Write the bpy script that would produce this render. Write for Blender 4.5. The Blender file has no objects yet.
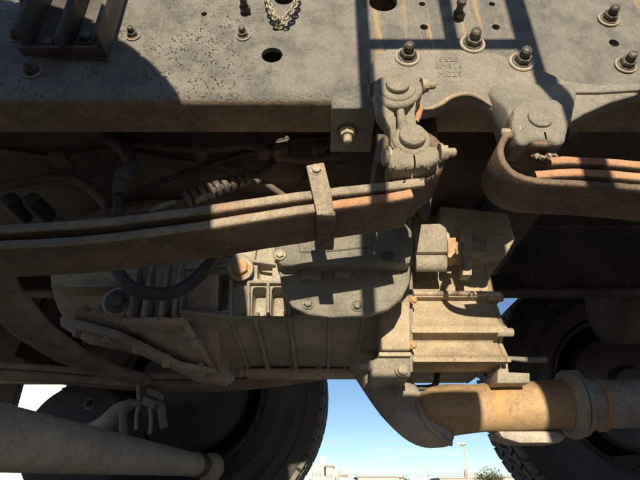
import bpy, bmesh, math, random
from mathutils import Vector, Matrix
R = math.radians
random.seed(7)
sc = bpy.context.scene
C = sc.collection

# ------------------------------------------------------------------ camera, sky, sun, exposure
ZC = 0.17                      # camera height above the ground
PITCH = R(27.5)
F = 481.0                      # focal length in photo pixels (640 wide)
SUN_EL, SUN_AZ = R(8.0), R(0.8)   # low sun behind the camera
cam_d = bpy.data.cameras.new('camera')
cam = bpy.data.objects.new('camera', cam_d); C.objects.link(cam)
cam_d.sensor_width = 36; cam_d.lens = F / 640 * 36
cam_d.clip_start = 0.01; cam_d.clip_end = 6000
cam.location = (0, 0, ZC); cam.rotation_euler = (math.pi / 2 + PITCH, 0, 0)
sc.camera = cam

world = bpy.data.worlds.new('World'); sc.world = world; world.use_nodes = True
nt = world.node_tree; nt.nodes.clear()
wo = nt.nodes.new('ShaderNodeOutputWorld'); wb = nt.nodes.new('ShaderNodeBackground')
sky = nt.nodes.new('ShaderNodeTexSky'); sky.sky_type = 'NISHITA'; sky.sun_disc = False
sky.sun_elevation = SUN_EL; sky.sun_rotation = math.pi - SUN_AZ
sky.air_density = 0.6; sky.dust_density = 0.0; sky.ozone_density = 1.55; sky.altitude = 0
wb.inputs['Strength'].default_value = 0.089
gm = nt.nodes.new('ShaderNodeNewGeometry'); sx = nt.nodes.new('ShaderNodeSeparateXYZ'); nt.links.new(gm.outputs['Incoming'], sx.inputs[0])
mp_ = nt.nodes.new('ShaderNodeMapping'); mp_.inputs['Scale'].default_value = (5, 5, 42); nt.links.new(gm.outputs['Incoming'], mp_.inputs[0])
nz = nt.nodes.new('ShaderNodeTexNoise'); nz.inputs['Scale'].default_value = 1.6; nz.inputs['Detail'].default_value = 7; nz.inputs['Roughness'].default_value = 0.6; nt.links.new(mp_.outputs[0], nz.inputs['Vector'])
cr = nt.nodes.new('ShaderNodeMapRange'); cr.inputs[1].default_value = 0.46; cr.inputs[2].default_value = 0.68; nt.links.new(nz.outputs['Fac'], cr.inputs[0])
band = nt.nodes.new('ShaderNodeMapRange'); band.inputs[1].default_value = -0.11; band.inputs[2].default_value = -0.02; nt.links.new(sx.outputs['Z'], band.inputs[0])
mu = nt.nodes.new('ShaderNodeMath'); mu.operation = 'MULTIPLY'; nt.links.new(cr.outputs[0], mu.inputs[0]); nt.links.new(band.outputs[0], mu.inputs[1])
mu2 = nt.nodes.new('ShaderNodeMath'); mu2.operation = 'MULTIPLY'; nt.links.new(mu.outputs[0], mu2.inputs[0]); mu2.inputs[1].default_value = 0.75
mx = nt.nodes.new('ShaderNodeMix'); mx.data_type = 'RGBA'; nt.links.new(mu2.outputs[0], mx.inputs[0]); nt.links.new(sky.outputs[0], mx.inputs[6]); mx.inputs[7].default_value = (6.6, 5.9, 5.9, 1)
nt.links.new(mx.outputs[2], wb.inputs[0]); nt.links.new(wb.outputs[0], wo.inputs[0])

sun_d = bpy.data.lights.new('sun', 'SUN'); sun_d.energy = 4.8; sun_d.angle = R(0.5)
sun_d.color = (1.0, 0.84, 0.62)
sun = bpy.data.objects.new('sun', sun_d); C.objects.link(sun)
# light travels along +Y (slightly to +X) and down
sun.rotation_euler = Vector((math.sin(SUN_AZ) * math.cos(SUN_EL), math.cos(SUN_AZ) * math.cos(SUN_EL), -math.sin(SUN_EL))).to_track_quat('-Z', 'Y').to_euler()
sc.view_settings.view_transform = 'Standard'; sc.view_settings.look = 'None'
sc.view_settings.exposure = 0.76; sc.view_settings.gamma = 1.0
sc.view_settings.use_curve_mapping = False

# ------------------------------------------------------------------ measuring helpers
cp, sp = math.cos(PITCH), math.sin(PITCH)
def W(px, py, Y):
    u, v = px - 320, 240 - py
    y = F * cp - v * sp; z = F * sp + v * cp
    return Vector((u / y * Y, Y, z / y * Y + ZC))
def Zp(py, Y): return W(320, py, Y).z
def Xp(px, py, Y): return W(px, py, Y).x
def S(py, Y):                                  # metres per photo pixel
    return Y / (F * cp - (240 - py) * sp)
def sunz(z, Y0, Y1): return z - (Y1 - Y0) * math.tan(SUN_EL)

# ------------------------------------------------------------------ materials
def node(t, kind, **kw):
    n = t.nodes.new(kind)
    for k, v in kw.items():
        if k.startswith('in_'): n.inputs[int(k[3:])].default_value = v
        else: setattr(n, k, v)
    return n
def material(name, base, dust=None, dust_amt=0.5, dust_scale=9, rust=None, rust_amt=0.0, rust_scale=14, pits=None, pit_scale=160, pit_amt=0.3,
             streak=None, streak_amt=0.0, zone=None, pit_zone=None, rough=0.75, metal=0.0, bump=0.25, bump_scale=220, bdist=0.0016, grain=0.0, coarse=0.0, spec=0.35):
    m = bpy.data.materials.new(name); m.use_nodes = True
    t = m.node_tree; t.nodes.clear(); L = t.links.new
    out = node(t, 'ShaderNodeOutputMaterial'); b = node(t, 'ShaderNodeBsdfPrincipled'); L(b.outputs[0], out.inputs[0])
    tc = node(t, 'ShaderNodeNewGeometry'); pos = tc.outputs['Position']
    def noise(scale, detail=6, rough_=0.62, vec=None, dist=0.0):
        n = node(t, 'ShaderNodeTexNoise'); n.inputs['Scale'].default_value = scale; n.inputs['Detail'].default_value = detail
        n.inputs['Roughness'].default_value = rough_; n.inputs['Distortion'].default_value = dist
        L(vec or pos, n.inputs['Vector']); return n.outputs['Fac']
    def ramp(fac, a, c):
        r = node(t, 'ShaderNodeMapRange', clamp=True); L(fac, r.inputs[0])
        r.inputs[1].default_value = a; r.inputs[2].default_value = c; return r.outputs[0]
    def mix(fac, a, bcol):
        x = node(t, 'ShaderNodeMix', data_type='RGBA')
        if isinstance(fac, float): x.inputs[0].default_value = fac
        else: L(fac, x.inputs[0])
        if isinstance(a, tuple): x.inputs[6].default_value = (*a, 1)
        else: L(a, x.inputs[6])
        if isinstance(bcol, tuple): x.inputs[7].default_value = (*bcol, 1)
        else: L(bcol, x.inputs[7])
        return x.outputs[2]
    col = base
    # overall value variation
    big = noise(5, 4)
    col = mix(ramp(big, 0.3, 0.75), tuple(c * 0.82 for c in base), tuple(min(1, c * 1.14) for c in base))
    if dust:
        col = mix(ramp(noise(dust_scale, 8, 0.7), 0.62 - 0.34 * dust_amt, 0.86 - 0.34 * dust_amt), col, dust)
        fine = ramp(noise(190, 3, 0.7), 0.42, 0.66)
        mm = node(t, 'ShaderNodeMath', operation='MULTIPLY'); L(fine, mm.inputs[0]); mm.inputs[1].default_value = 0.35
        col = mix(mm.outputs[0], col, tuple(c * 1.15 for c in dust))
    if streak:
        mp = node(t, 'ShaderNodeMapping'); mp.inputs['Scale'].default_value = (48, 10, 1.6); L(pos, mp.inputs[0])
        col = mix(ramp(noise(1.0, 4, 0.6, mp.outputs[0], 0.5), 0.70 - 0.12 * streak_amt, 0.80 - 0.08 * streak_amt), col, streak)
    if zone:                                     # heavy run-off stains below the body mounts
        sx_ = node(t, 'ShaderNodeSeparateXYZ'); L(pos, sx_.inputs[0])
        mp2 = node(t, 'ShaderNodeMapping'); mp2.inputs['Scale'].default_value = (70, 10, 3.0); L(pos, mp2.inputs[0])
        k1 = ramp(noise(1.0, 5, 0.65, mp2.outputs[0], 0.6), 0.53, 0.62)
        k2 = ramp(sx_.outputs['X'], zone[0], zone[0] + 0.02); k3 = ramp(sx_.outputs['X'], zone[1], zone[1] - 0.02)
        q1 = node(t, 'ShaderNodeMath', operation='MULTIPLY'); L(k1, q1.inputs[0]); L(k2, q1.inputs[1])
        q2 = node(t, 'ShaderNodeMath', operation='MULTIPLY'); L(q1.outputs[0], q2.inputs[0]); L(k3, q2.inputs[1])
        col = mix(q2.outputs[0], col, streak)
    if rust:
        col = mix(ramp(noise(rust_scale, 9, 0.72, None, 0.3), 0.70 - 0.3 * rust_amt, 0.80 - 0.25 * rust_amt), col, rust)
    if pits:
        v = node(t, 'ShaderNodeTexVoronoi'); v.inputs['Scale'].default_value = pit_scale; v.inputs['Randomness'].default_value = 1; L(pos, v.inputs['Vector'])
        near = ramp(v.outputs['Distance'], 0.44, 0.30)
        cl = ramp(noise(6.5, 3), 0.62 - pit_amt * 0.3, 0.72 - pit_amt * 0.25)
        c2 = ramp(noise(75, 2), 0.45, 0.6)
        m1 = node(t, 'ShaderNodeMath', operation='MULTIPLY'); L(near, m1.inputs[0]); L(cl, m1.inputs[1])
        m2 = node(t, 'ShaderNodeMath', operation='MULTIPLY'); L(m1.outputs[0], m2.inputs[0]); L(c2, m2.inputs[1])
        pf = m2.outputs[0]
        if pit_zone:                             # paint is pitted mostly towards one end
            sz = node(t, 'ShaderNodeSeparateXYZ'); L(pos, sz.inputs[0])
            zz = node(t, 'ShaderNodeMapRange', clamp=True); L(sz.outputs['X'], zz.inputs[0]); zz.inputs[1].default_value = pit_zone[0]; zz.inputs[2].default_value = pit_zone[1]; zz.inputs[3].default_value = 1.0; zz.inputs[4].default_value = 0.12
            m3 = node(t, 'ShaderNodeMath', operation='MULTIPLY'); L(pf, m3.inputs[0]); L(zz.outputs[0], m3.inputs[1]); pf = m3.outputs[0]
        col = mix(pf, col, pits)
    if grain:
        gn = ramp(noise(430, 2, 0.8), 0.30, 0.70); gv = node(t, 'ShaderNodeMapRange'); L(gn, gv.inputs[0]); gv.inputs[3].default_value = 1 - grain; gv.inputs[4].default_value = 1 + grain
        gc = node(t, 'ShaderNodeCombineColor'); [L(gv.outputs[0], gc.inputs[i]) for i in range(3)]
        gm_ = node(t, 'ShaderNodeMix', data_type='RGBA', blend_type='MULTIPLY'); gm_.inputs[0].default_value = 1.0; L(col, gm_.inputs[6]); L(gc.outputs[0], gm_.inputs[7]); col = gm_.outputs[2]
    L(col, b.inputs['Base Color']) if not isinstance(col, tuple) else None
    rr = node(t, 'ShaderNodeMapRange'); L(noise(60, 4), rr.inputs[0])
    rr.inputs[3].default_value = max(0, rough - 0.14); rr.inputs[4].default_value = min(1, rough + 0.14); L(rr.outputs[0], b.inputs['Roughness'])
    b.inputs['Metallic'].default_value = metal; b.inputs['Specular IOR Level'].default_value = spec
    bp = node(t, 'ShaderNodeBump'); bp.inputs['Strength'].default_value = bump; bp.inputs['Distance'].default_value = bdist
    L(noise(bump_scale, 6, 0.7), bp.inputs['Height'])
    if coarse:
        b2 = node(t, 'ShaderNodeBump'); b2.inputs['Strength'].default_value = coarse; b2.inputs['Distance'].default_value = 0.006
        L(noise(34, 6, 0.65), b2.inputs['Height']); L(b2.outputs[0], bp.inputs['Normal'])
    L(bp.outputs[0], b.inputs['Normal'])
    return m
M = {
 'frame': material('frame_paint', (0.14, 0.142, 0.138), dust=(0.27, 0.264, 0.235), dust_amt=0.78, dust_scale=22, pits=(0.012, 0.011, 0.010), pit_scale=210, pit_amt=0.75, pit_zone=(-0.16, -0.05), streak=(0.47, 0.35, 0.19), streak_amt=0.7, zone=(0.07, 0.31), rough=0.38, bump=1.0, bump_scale=430, bdist=0.0042, spec=1.0, coarse=0.08, grain=0.32),
 'frame_dark': material('frame_paint_dark', (0.046, 0.044, 0.047), dust=(0.11, 0.094, 0.08), dust_amt=0.7, rough=0.5, bump=0.4),
 'cast': material('dusty_casting', (0.145, 0.142, 0.132), dust=(0.255, 0.24, 0.205), dust_amt=0.85, dust_scale=14, rust=(0.36, 0.21, 0.09), rust_amt=0.16, rust_scale=11, rough=0.45, bump=0.9, bump_scale=380, bdist=0.003, coarse=0.25, spec=0.8, grain=0.28),
 'cast_rust': material('casting_rusty_edge', (0.20, 0.165, 0.125), dust=(0.33, 0.27, 0.19), dust_amt=0.7, dust_scale=20, rust=(0.38, 0.20, 0.08), rust_amt=0.35, rust_scale=16, rough=0.6, bump=0.8, bump_scale=300, grain=0.25),
 'shackle': material('shackle_dust', (0.15, 0.14, 0.118), dust=(0.275, 0.25, 0.195), dust_amt=0.85, dust_scale=20, rough=0.52, bump=0.9, bump_scale=330, bdist=0.003, coarse=0.4, spec=0.7, grain=0.25),
 'spring': material('spring_steel', (0.095, 0.070, 0.054), dust=(0.21, 0.155, 0.112), dust_amt=0.55, dust_scale=11, rust=(0.30, 0.125, 0.05), rust_amt=0.2, rust_scale=13, rough=0.65, bump=0.9, bump_scale=260, coarse=0.22, grain=0.30),
 'leaf_grey': material('spring_leaf_dust', (0.17, 0.145, 0.12), dust=(0.31, 0.265, 0.20), dust_amt=0.7, dust_scale=18, rust=(0.40, 0.18, 0.075), rust_amt=0.42, rust_scale=8, rough=0.7, bump=0.8, bump_scale=240, coarse=0.3, grain=0.28),
 'leaf_rust': material('spring_leaf_rust', (0.30, 0.15, 0.08), dust=(0.40, 0.24, 0.145), dust_amt=0.7, dust_scale=16, rust=(0.38, 0.15, 0.055), rust_amt=0.45, rough=0.8, bump=0.8, bump_scale=240, coarse=0.3, grain=0.25),
 'alu': material('gearbox_alloy', (0.22, 0.202, 0.168), dust=(0.41, 0.37, 0.29), dust_amt=0.62, dust_scale=12, rust=(0.10, 0.07, 0.044), rust_amt=0.38, rust_scale=9, rough=0.46, bump=0.9, bump_scale=380, bdist=0.0028, coarse=0.5, spec=0.8, metal=0.15, grain=0.28),
 'alu_rusty': material('bell_alloy_stained', (0.25, 0.205, 0.145), dust=(0.38, 0.315, 0.22), dust_amt=0.75, dust_scale=14, rust=(0.36, 0.20, 0.10), rust_amt=0.30, rust_scale=12, pits=(0.20, 0.11, 0.06), pit_scale=260, pit_amt=0.4, rough=0.62, bump=0.9, bump_scale=300, coarse=0.3, grain=0.28),
 'alu_dirty': material('gearbox_alloy_oily', (0.27, 0.225, 0.175), dust=(0.42, 0.36, 0.275), dust_amt=0.65, dust_scale=14, rust=(0.07, 0.048, 0.032), rust_amt=0.46, rust_scale=11, rough=0.48, bump=0.8, bump_scale=300, coarse=0.5, spec=0.5, grain=0.30),
 'cover': material('cover_paint', (0.125, 0.122, 0.108), dust=(0.25, 0.238, 0.195), dust_amt=0.78, dust_scale=16, rust=(0.10, 0.085, 0.06), rust_amt=0.15, rough=0.42, bump=0.9, bump_scale=450, bdist=0.003, spec=0.8, coarse=0.15, grain=0.28),
 'bolt': material('dark_bolt', (0.055, 0.052, 0.05), dust=(0.20, 0.18, 0.15), dust_amt=0.45, dust_scale=60, rough=0.5, metal=0.3, bump=0.3),
 'bolt_light': material('dusty_bolt', (0.22, 0.195, 0.15), dust=(0.38, 0.33, 0.24), dust_amt=0.7, dust_scale=50, rough=0.6, metal=0.1, bump=0.3),
 'washer': material('washer_steel', (0.25, 0.235, 0.20), dust=(0.36, 0.32, 0.25), dust_amt=0.6, dust_scale=50, rough=0.55, metal=0.2),
 'rust_bolt': material('rusty_bolt', (0.34, 0.17, 0.075), dust=(0.42, 0.30, 0.18), dust_amt=0.6, dust_scale=60, rough=0.75),
 'rubber': material('hose_rubber', (0.022, 0.022, 0.023), dust=(0.07, 0.064, 0.058), dust_amt=0.4, rough=0.5, bump=0.2),
 'tyre': material('tyre_rubber', (0.055, 0.055, 0.056), dust=(0.115, 0.108, 0.10), dust_amt=0.35, dust_scale=4, rough=0.7, bump=0.2),
 'tread': material('tyre_tread', (0.10, 0.095, 0.09), dust=(0.17, 0.155, 0.14), dust_amt=0.8, rough=0.8, bump=0.3),
 'exhaust': material('exhaust_steel', (0.30, 0.21, 0.13), dust=(0.46, 0.32, 0.175), dust_amt=0.65, dust_scale=14, rust=(0.54, 0.32, 0.12), rust_amt=0.55, rust_scale=6, rough=0.6, metal=0.15, bump=0.9, bump_scale=300, coarse=0.25, grain=0.22),
 'exhaust_dark': material('downpipe_steel', (0.24, 0.215, 0.195), dust=(0.42, 0.37, 0.315), dust_amt=0.6, dust_scale=12, rust=(0.18, 0.09, 0.04), rust_amt=0.2, rough=0.6, metal=0.15, bump=0.35, coarse=0.1, grain=0.25),
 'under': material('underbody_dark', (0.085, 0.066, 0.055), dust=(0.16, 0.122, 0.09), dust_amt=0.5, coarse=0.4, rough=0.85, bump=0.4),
 'rod': material('tie_rod_dust', (0.28, 0.255, 0.215), dust=(0.43, 0.385, 0.31), dust_amt=0.7, dust_scale=14, coarse=0.25, rust=(0.12, 0.085, 0.06), rust_amt=0.2, rough=0.75, bump=0.35, grain=0.25),
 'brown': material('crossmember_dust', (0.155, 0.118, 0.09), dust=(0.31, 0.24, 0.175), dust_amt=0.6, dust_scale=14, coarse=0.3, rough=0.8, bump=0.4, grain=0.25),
 'zinc': material('zinc_steel', (0.42, 0.40, 0.36), dust=(0.45, 0.38, 0.28), dust_amt=0.4, rust=(0.33, 0.18, 0.08), rust_amt=0.15, rough=0.45, metal=0.5),
 'ground': material('ground_gravel', (0.38, 0.365, 0.335), dust=(0.46, 0.435, 0.395), dust_amt=0.5, dust_scale=0.5, rough=0.9, bump=0.6, bump_scale=60),
 'white': material('white_wall', (0.78, 0.76, 0.72), dust=(0.70, 0.68, 0.63), dust_amt=0.3, dust_scale=0.4, rough=0.8, bump=0.0),
 'cream': material('cream_wall', (0.66, 0.60, 0.47), dust=(0.58, 0.52, 0.41), dust_amt=0.4, dust_scale=0.3, rough=0.8, bump=0.0),
 'shed': material('shed_roof', (0.26, 0.23, 0.22), dust=(0.33, 0.29, 0.27), dust_amt=0.4, dust_scale=0.2, rough=0.7, bump=0.0),
 'glass': material('window_glass', (0.05, 0.06, 0.07), rough=0.15, bump=0.0),
 'concrete': material('pole_concrete', (0.45, 0.42, 0.37), dust=(0.5, 0.46, 0.4), dust_amt=0.4, rough=0.8, bump=0.0),
 'leaves': material('tree_leaves', (0.07, 0.085, 0.03), dust=(0.12, 0.13, 0.05), dust_amt=0.6, dust_scale=1.2, rough=0.8, bump=0.0),
 'bark': material('tree_bark', (0.10, 0.075, 0.05), rough=0.9, bump=0.0),
 'hill': material('far_hill', (0.10, 0.12, 0.12), rough=1.0, bump=0.0),
}

# ------------------------------------------------------------------ mesh and object helpers
WM = {}
def link(o, parent=None):
    C.objects.link(o)
    WM[o] = o.matrix_basis.copy()
    if parent:
        o.parent = parent; o.matrix_parent_inverse = WM[parent].inverted()
    return o
def thing(name, loc, label, cat, group=None, kind=None):
    o = bpy.data.objects.new(name, None); o.empty_display_size = 0.05; o.location = loc
    o['label'] = label; o['category'] = cat
    if group: o['group'] = group
    if kind: o['kind'] = kind
    return link(o)
def tag(o, label, cat, group=None, kind=None):
    o['label'] = label; o['category'] = cat
    if group: o['group'] = group
    if kind: o['kind'] = kind
    return o
class B:
    def __init__(s): s.bm = bmesh.new()
    def box(s, c, size, rot=None):
        m = Matrix.Translation(Vector(c)) @ (rot.to_4x4() if rot is not None else Matrix()) @ Matrix.Diagonal((*size, 1))
        bmesh.ops.create_cube(s.bm, size=1, matrix=m); return s
    def cyl(s, p0, p1, r0, r1=None, seg=24, roll=0):
        p0, p1 = Vector(p0), Vector(p1); d = p1 - p0
        q = d.to_track_quat('Z', 'Y').to_matrix().to_4x4()
        m = Matrix.Translation((p0 + p1) / 2) @ q @ Matrix.Rotation(roll, 4, 'Z')
        bmesh.ops.create_cone(s.bm, cap_ends=True, segments=seg, radius1=r0, radius2=r0 if r1 is None else r1, depth=d.length, matrix=m); return s
    def ball(s, c, r, scale=(1, 1, 1), seg=20):
        bmesh.ops.create_uvsphere(s.bm, u_segments=seg, v_segments=seg // 2 + 2, radius=r, matrix=Matrix.Translation(Vector(c)) @ Matrix.Diagonal((*scale, 1))); return s
    def prism(s, xz, y0, y1):
        bm = s.bm
        a = [bm.verts.new((x, y0, z)) for x, z in xz]; b = [bm.verts.new((x, y1, z)) for x, z in xz]
        n = len(xz); fs = [bm.faces.new(a), bm.faces.new(b[::-1])]
        for i in range(n): fs.append(bm.faces.new((a[i], b[i], b[(i + 1) % n], a[(i + 1) % n])))
        bmesh.ops.recalc_face_normals(bm, faces=fs); return s
    def pxprism(s, pts, y0, y1):
        return s.prism([(W(x, y, y0).x, W(x, y, y0).z) for x, y in pts], y0, y1)
    def prism_x(s, yz, x0, x1):
        bm = s.bm
        a = [bm.verts.new((x0, y, z)) for y, z in yz]; b = [bm.verts.new((x1, y, z)) for y, z in yz]
        n = len(yz); fs = [bm.faces.new(a), bm.faces.new(b[::-1])]
        for i in range(n): fs.append(bm.faces.new((a[i], b[i], b[(i + 1) % n], a[(i + 1) % n])))
        bmesh.ops.recalc_face_normals(bm, faces=fs); return s
    def loft(s, rings, caps=True):
        bm = s.bm; vs = [[bm.verts.new(p) for p in r] for r in rings]; fs = []
        n = len(rings[0])
        for i in range(len(vs) - 1):
            for j in range(n):
                k = (j + 1) % n; fs.append(bm.faces.new((vs[i][j], vs[i][k], vs[i + 1][k], vs[i + 1][j])))
        if caps: fs += [bm.faces.new(vs[0][::-1]), bm.faces.new(vs[-1])]
        bmesh.ops.recalc_face_normals(bm, faces=fs); return s
    def tube(s, pts, r, seg=16, caps=True, sub=6):
        pts = [Vector(p) for p in pts]; n = len(pts)
        rs = r if isinstance(r, (list, tuple)) else [r] * n
        P, Q = [], []
        for i in range(n - 1):                       # Catmull-Rom
            a, b, c, d = pts[max(i - 1, 0)], pts[i], pts[i + 1], pts[min(i + 2, n - 1)]
            for k in range(sub):
                t = k / sub
                P.append(0.5 * ((2 * b) + (c - a) * t + (2 * a - 5 * b + 4 * c - d) * t * t + (3 * b - a - 3 * c + d) * t ** 3)); Q.append(rs[i] * (1 - t) + rs[i + 1] * t)
        P.append(pts[-1]); Q.append(rs[-1])
        rings = []; up = None
        for i, p in enumerate(P):
            t = (P[min(i + 1, len(P) - 1)] - P[max(i - 1, 0)]).normalized()
            if up is None:
                up = t.orthogonal().normalized()
            up = (up - t * up.dot(t)).normalized(); v = t.cross(up)
            rings.append([p + (up * math.cos(2 * math.pi * j / seg) + v * math.sin(2 * math.pi * j / seg)) * Q[i] for j in range(seg)])
        return s.loft(rings, caps)
    def sweep(s, pts, half_w, half_t, axis=Vector((0, 1, 0))):
        """rectangular bar along pts; width along axis, thickness across"""
        pts = [Vector(p) for p in pts]; rings = []
        for i, p in enumerate(pts):
            t = (pts[min(i + 1, len(pts) - 1)] - pts[max(i - 1, 0)]).normalized(); nrm = t.cross(axis).normalized()
            e = half_t / half_w
            prof = [(-1, -0.45), (-1, 0.45), (-1 + 0.25 * e, 0.85), (-1 + 0.7 * e, 1), (1 - 0.7 * e, 1), (1 - 0.25 * e, 0.85), (1, 0.45), (1, -0.45), (1 - 0.25 * e, -0.85), (1 - 0.7 * e, -1), (-1 + 0.7 * e, -1), (-1 + 0.25 * e, -0.85)]
            j = 1 + 0.02 * math.sin(i * 2.3) * math.sin(i * 0.9 + 1)
            rings.append([p + axis * half_w * a * (0.5 + 0.5 * j) + nrm * half_t * j * b for a, b in prof])
        return s.loft(rings)
    def lathe_y(s, prof, cx, cz, seg=72):
        rings = []
        for j in range(seg):
            a = 2 * math.pi * j / seg
            rings.append([Vector((cx + r * math.cos(a), y, cz + r * math.sin(a))) for r, y in prof])
        bm = s.bm; vs = [[bm.verts.new(p) for p in r] for r in rings]; fs = []
        for i in range(seg):
            for j in range(len(prof) - 1):
                fs.append(bm.faces.new((vs[i][j], vs[i][j + 1], vs[(i + 1) % seg][j + 1], vs[(i + 1) % seg][j])))
        bmesh.ops.recalc_face_normals(bm, faces=fs); return s
    def mesh(s, name, mat, bevel=0, seg=2, smooth=38):
        if bevel:
            es = [e for e in s.bm.edges if len(e.link_faces) == 2 and e.calc_face_angle(0) > R(28)]
            bmesh.ops.bevel(s.bm, geom=es, offset=bevel, segments=seg, affect='EDGES', clamp_overlap=True, profile=0.5)
        me = bpy.data.meshes.new(name); s.bm.to_mesh(me); s.bm.free()
        me.materials.append(M[mat] if isinstance(mat, str) else mat)
        me.shade_smooth()
        me.set_sharp_from_angle(angle=R(smooth))
        return me
    def build(s, name, mat, parent=None, bevel=0, seg=2, smooth=38):
        return link(bpy.data.objects.new(name, s.mesh(name, mat, bevel, seg, smooth)), parent)
def cut(o, cutters, bevel=0.0):
    """subtract bmesh bodies from o, keep the result as plain mesh"""
    tmp = []
    for b in cutters:
        me = bpy.data.meshes.new('cutter'); b.bm.to_mesh(me); b.bm.free()
        c = bpy.data.objects.new('cutter', me); C.objects.link(c); tmp.append(c)
        md = o.modifiers.new('cut', 'BOOLEAN'); md.operation = 'DIFFERENCE'; md.solver = 'EXACT'; md.object = c
    if bevel:
        md = o.modifiers.new('edge', 'BEVEL'); md.width = bevel; md.segments = 2; md.limit_method = 'ANGLE'; md.angle_limit = R(35)
    dg = bpy.context.evaluated_depsgraph_get(); dg.update()
    me = bpy.data.meshes.new_from_object(o.evaluated_get(dg)); me.name = o.name
    o.modifiers.clear(); o.data = me; me.shade_smooth(); me.set_sharp_from_angle(angle=R(38))
    for c in tmp: bpy.data.objects.remove(c)
MESH = {}
def place(name, me, loc, direction, scale, parent, roll=0.0):
    """shared mesh whose own axis is +Z, set at loc pointing along direction"""
    o = bpy.data.objects.new(name, me)
    q = Vector(direction).to_track_quat('Z', 'Y') @ Matrix.Rotation(roll, 3, 'Z').to_quaternion()
    o.matrix_basis = Matrix.Translation(Vector(loc)) @ q.to_matrix().to_4x4() @ Matrix.Diagonal((*([scale] * 3), 1))
    return link(o, parent)
def proto(key, fn):
    if key not in MESH: MESH[key] = fn()
    return MESH[key]
def nut_mesh(mat, stud):
    def f():
        b = B(); b.cyl((0, 0, 0.05), (0, 0, 0.80), 1.0, seg=6)
        b.cyl((0, 0, 0), (0, 0, 0.16), 1.22, seg=24)
        if stud:
            b.cyl((0, 0, 0.5), (0, 0, 1.75), 0.58, seg=16); b.cyl((0, 0, 1.75), (0, 0, 1.95), 0.58, 0.42, seg=16)
            for k in range(6): b.cyl((0, 0, 0.86 + k * 0.15), (0, 0, 0.93 + k * 0.15), 0.62, seg=16)
        else:
            b.cyl((0, 0, 0.80), (0, 0, 0.90), 0.86, 0.7, seg=20)
        return b.mesh('bolt', mat, 0.05, 1)
    return f
def washer_mesh(mat):
    def f(): return B().cyl((0, 0, 0), (0, 0, 0.22), 1.0, seg=32).mesh('washer', mat, 0.06, 1)
    return f
def bolt(parent, pos, direction, r, mat='bolt', stud=True, wash=1.5, wmat='washer', name='bolt', roll=None):
    pos = Vector(pos); d = Vector(direction).normalized()
    wt = 0.22 * r * wash if wash else 0
    o = place(name, proto(('nut', mat, stud), nut_mesh(mat, stud)), pos + d * (wt * 0.9), d, r, parent, roll if roll is not None else random.uniform(0, 1))
    if wash: place('washer', proto(('w', wmat), washer_mesh(wmat)), pos, d, r * wash, o)
    return o
NY = Vector((0, -1, 0))

# ================================================================== SETTING
g = B(); g.bm.faces.new([g.bm.verts.new(p) for p in ((-3000, -800, 0), (3000, -800, 0), (3000, 4000, 0), (-3000, 4000, 0))])
o = g.build('ground', 'ground'); tag(o, 'grey gravel ground under and around the truck', 'ground', kind='structure')
h = B(); rings = []
for i in range(41):
    x = -2600 + i * 130; y0 = 2500
    z = 26 + 20 * math.sin(i * 0.7) + 12 * math.sin(i * 1.9 + 1)
    rings.append([Vector((x, y0, -1)), Vector((x, y0 + 60, z * 0.75)), Vector((x, y0 + 160, z)), Vector((x, y0 + 420, -1))])
h.loft(rings); tag(h.build('hills', 'hill'), 'low grey hills along the far horizon', 'hills', kind='structure')

# ================================================================== CHASSIS FRAME
YW = 0.53                                   # outer face of near side rail
zb = Zp(103, YW + 0.012)                    # rail underside
frame = thing('chassis_frame', (0, YW, zb), 'dusty grey steel chassis frame with side rail across the top', 'chassis frame')
tanb = (Zp(132, 1.0) - ZC); YF = (zb - ZC) / tanb
def channel(y0, sgn, x0, x1, zb, ht, fl, t=0.008, rr=0.02):
    pts = []
    def arc(cy, cz, r, a0, a1, n=6):
        for k in range(n + 1):
            a = R(a0 + (a1 - a0) * k / n); pts.append((cy + sgn * r * math.cos(a), cz + r * math.sin(a)))
    pts.append((y0 + sgn * fl, zb)); arc(y0 + sgn * rr, zb + rr, rr, 270, 180)
    arc(y0 + sgn * rr, zb + ht - rr, rr, 180, 90); pts.append((y0 + sgn * fl, zb + ht)); pts.append((y0 + sgn * fl, zb + ht - t))
    ri = rr - t
    arc(y0 + sgn * rr, zb + ht - rr, ri, 90, 180); arc(y0 + sgn * rr, zb + rr, ri, 180, 270); pts.append((y0 + sgn * fl, zb + t))
    return B().prism_x(pts, x0, x1)
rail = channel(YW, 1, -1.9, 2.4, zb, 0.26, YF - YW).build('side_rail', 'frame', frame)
holes = [(272, 55, 10.5), (383, 2, 14), (204, 14, 3), (424, 27, 4), (422, 4, 3.2), (492, 4, 3.2), (496, 27, 4), (614, 43, 5), (284, -2, 10)]
cs = []
for x, y, r in holes:
    p = W(x, y, YW); rr = r * S(y, YW)
    cs.append(B().cyl((p.x, YW - 0.03, p.z), (p.x, YW + 0.03, p.z), rr, seg=32))
cut(rail, cs)
rail.data.materials.append(M['brown'])  # darker rail underside: brown grime, plus shade below the flange put into the colour
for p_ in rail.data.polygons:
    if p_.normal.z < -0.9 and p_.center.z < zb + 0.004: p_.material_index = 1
YB = 2 * 0.955 - YW
channel(YB, -1, -1.9, 2.4, zb, 0.26, 0.07).build('side_rail', 'frame_dark', frame)
for X, wz in ((-0.75, 0.22), (0.34, 0.24), (1.35, 0.24)):
    b = B(); b.box((X, 0.955, zb + 0.13), (0.008, 0.84, wz)); b.box((X + 0.03, 0.955, zb + 0.13 - wz / 2 + 0.004), (0.06, 0.84, 0.008)); b.box((X + 0.03, 0.955, zb + 0.13 + wz / 2 - 0.004), (0.06, 0.84, 0.008))
    b.build('crossmember', 'frame_dark', frame, 0.002)
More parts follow.
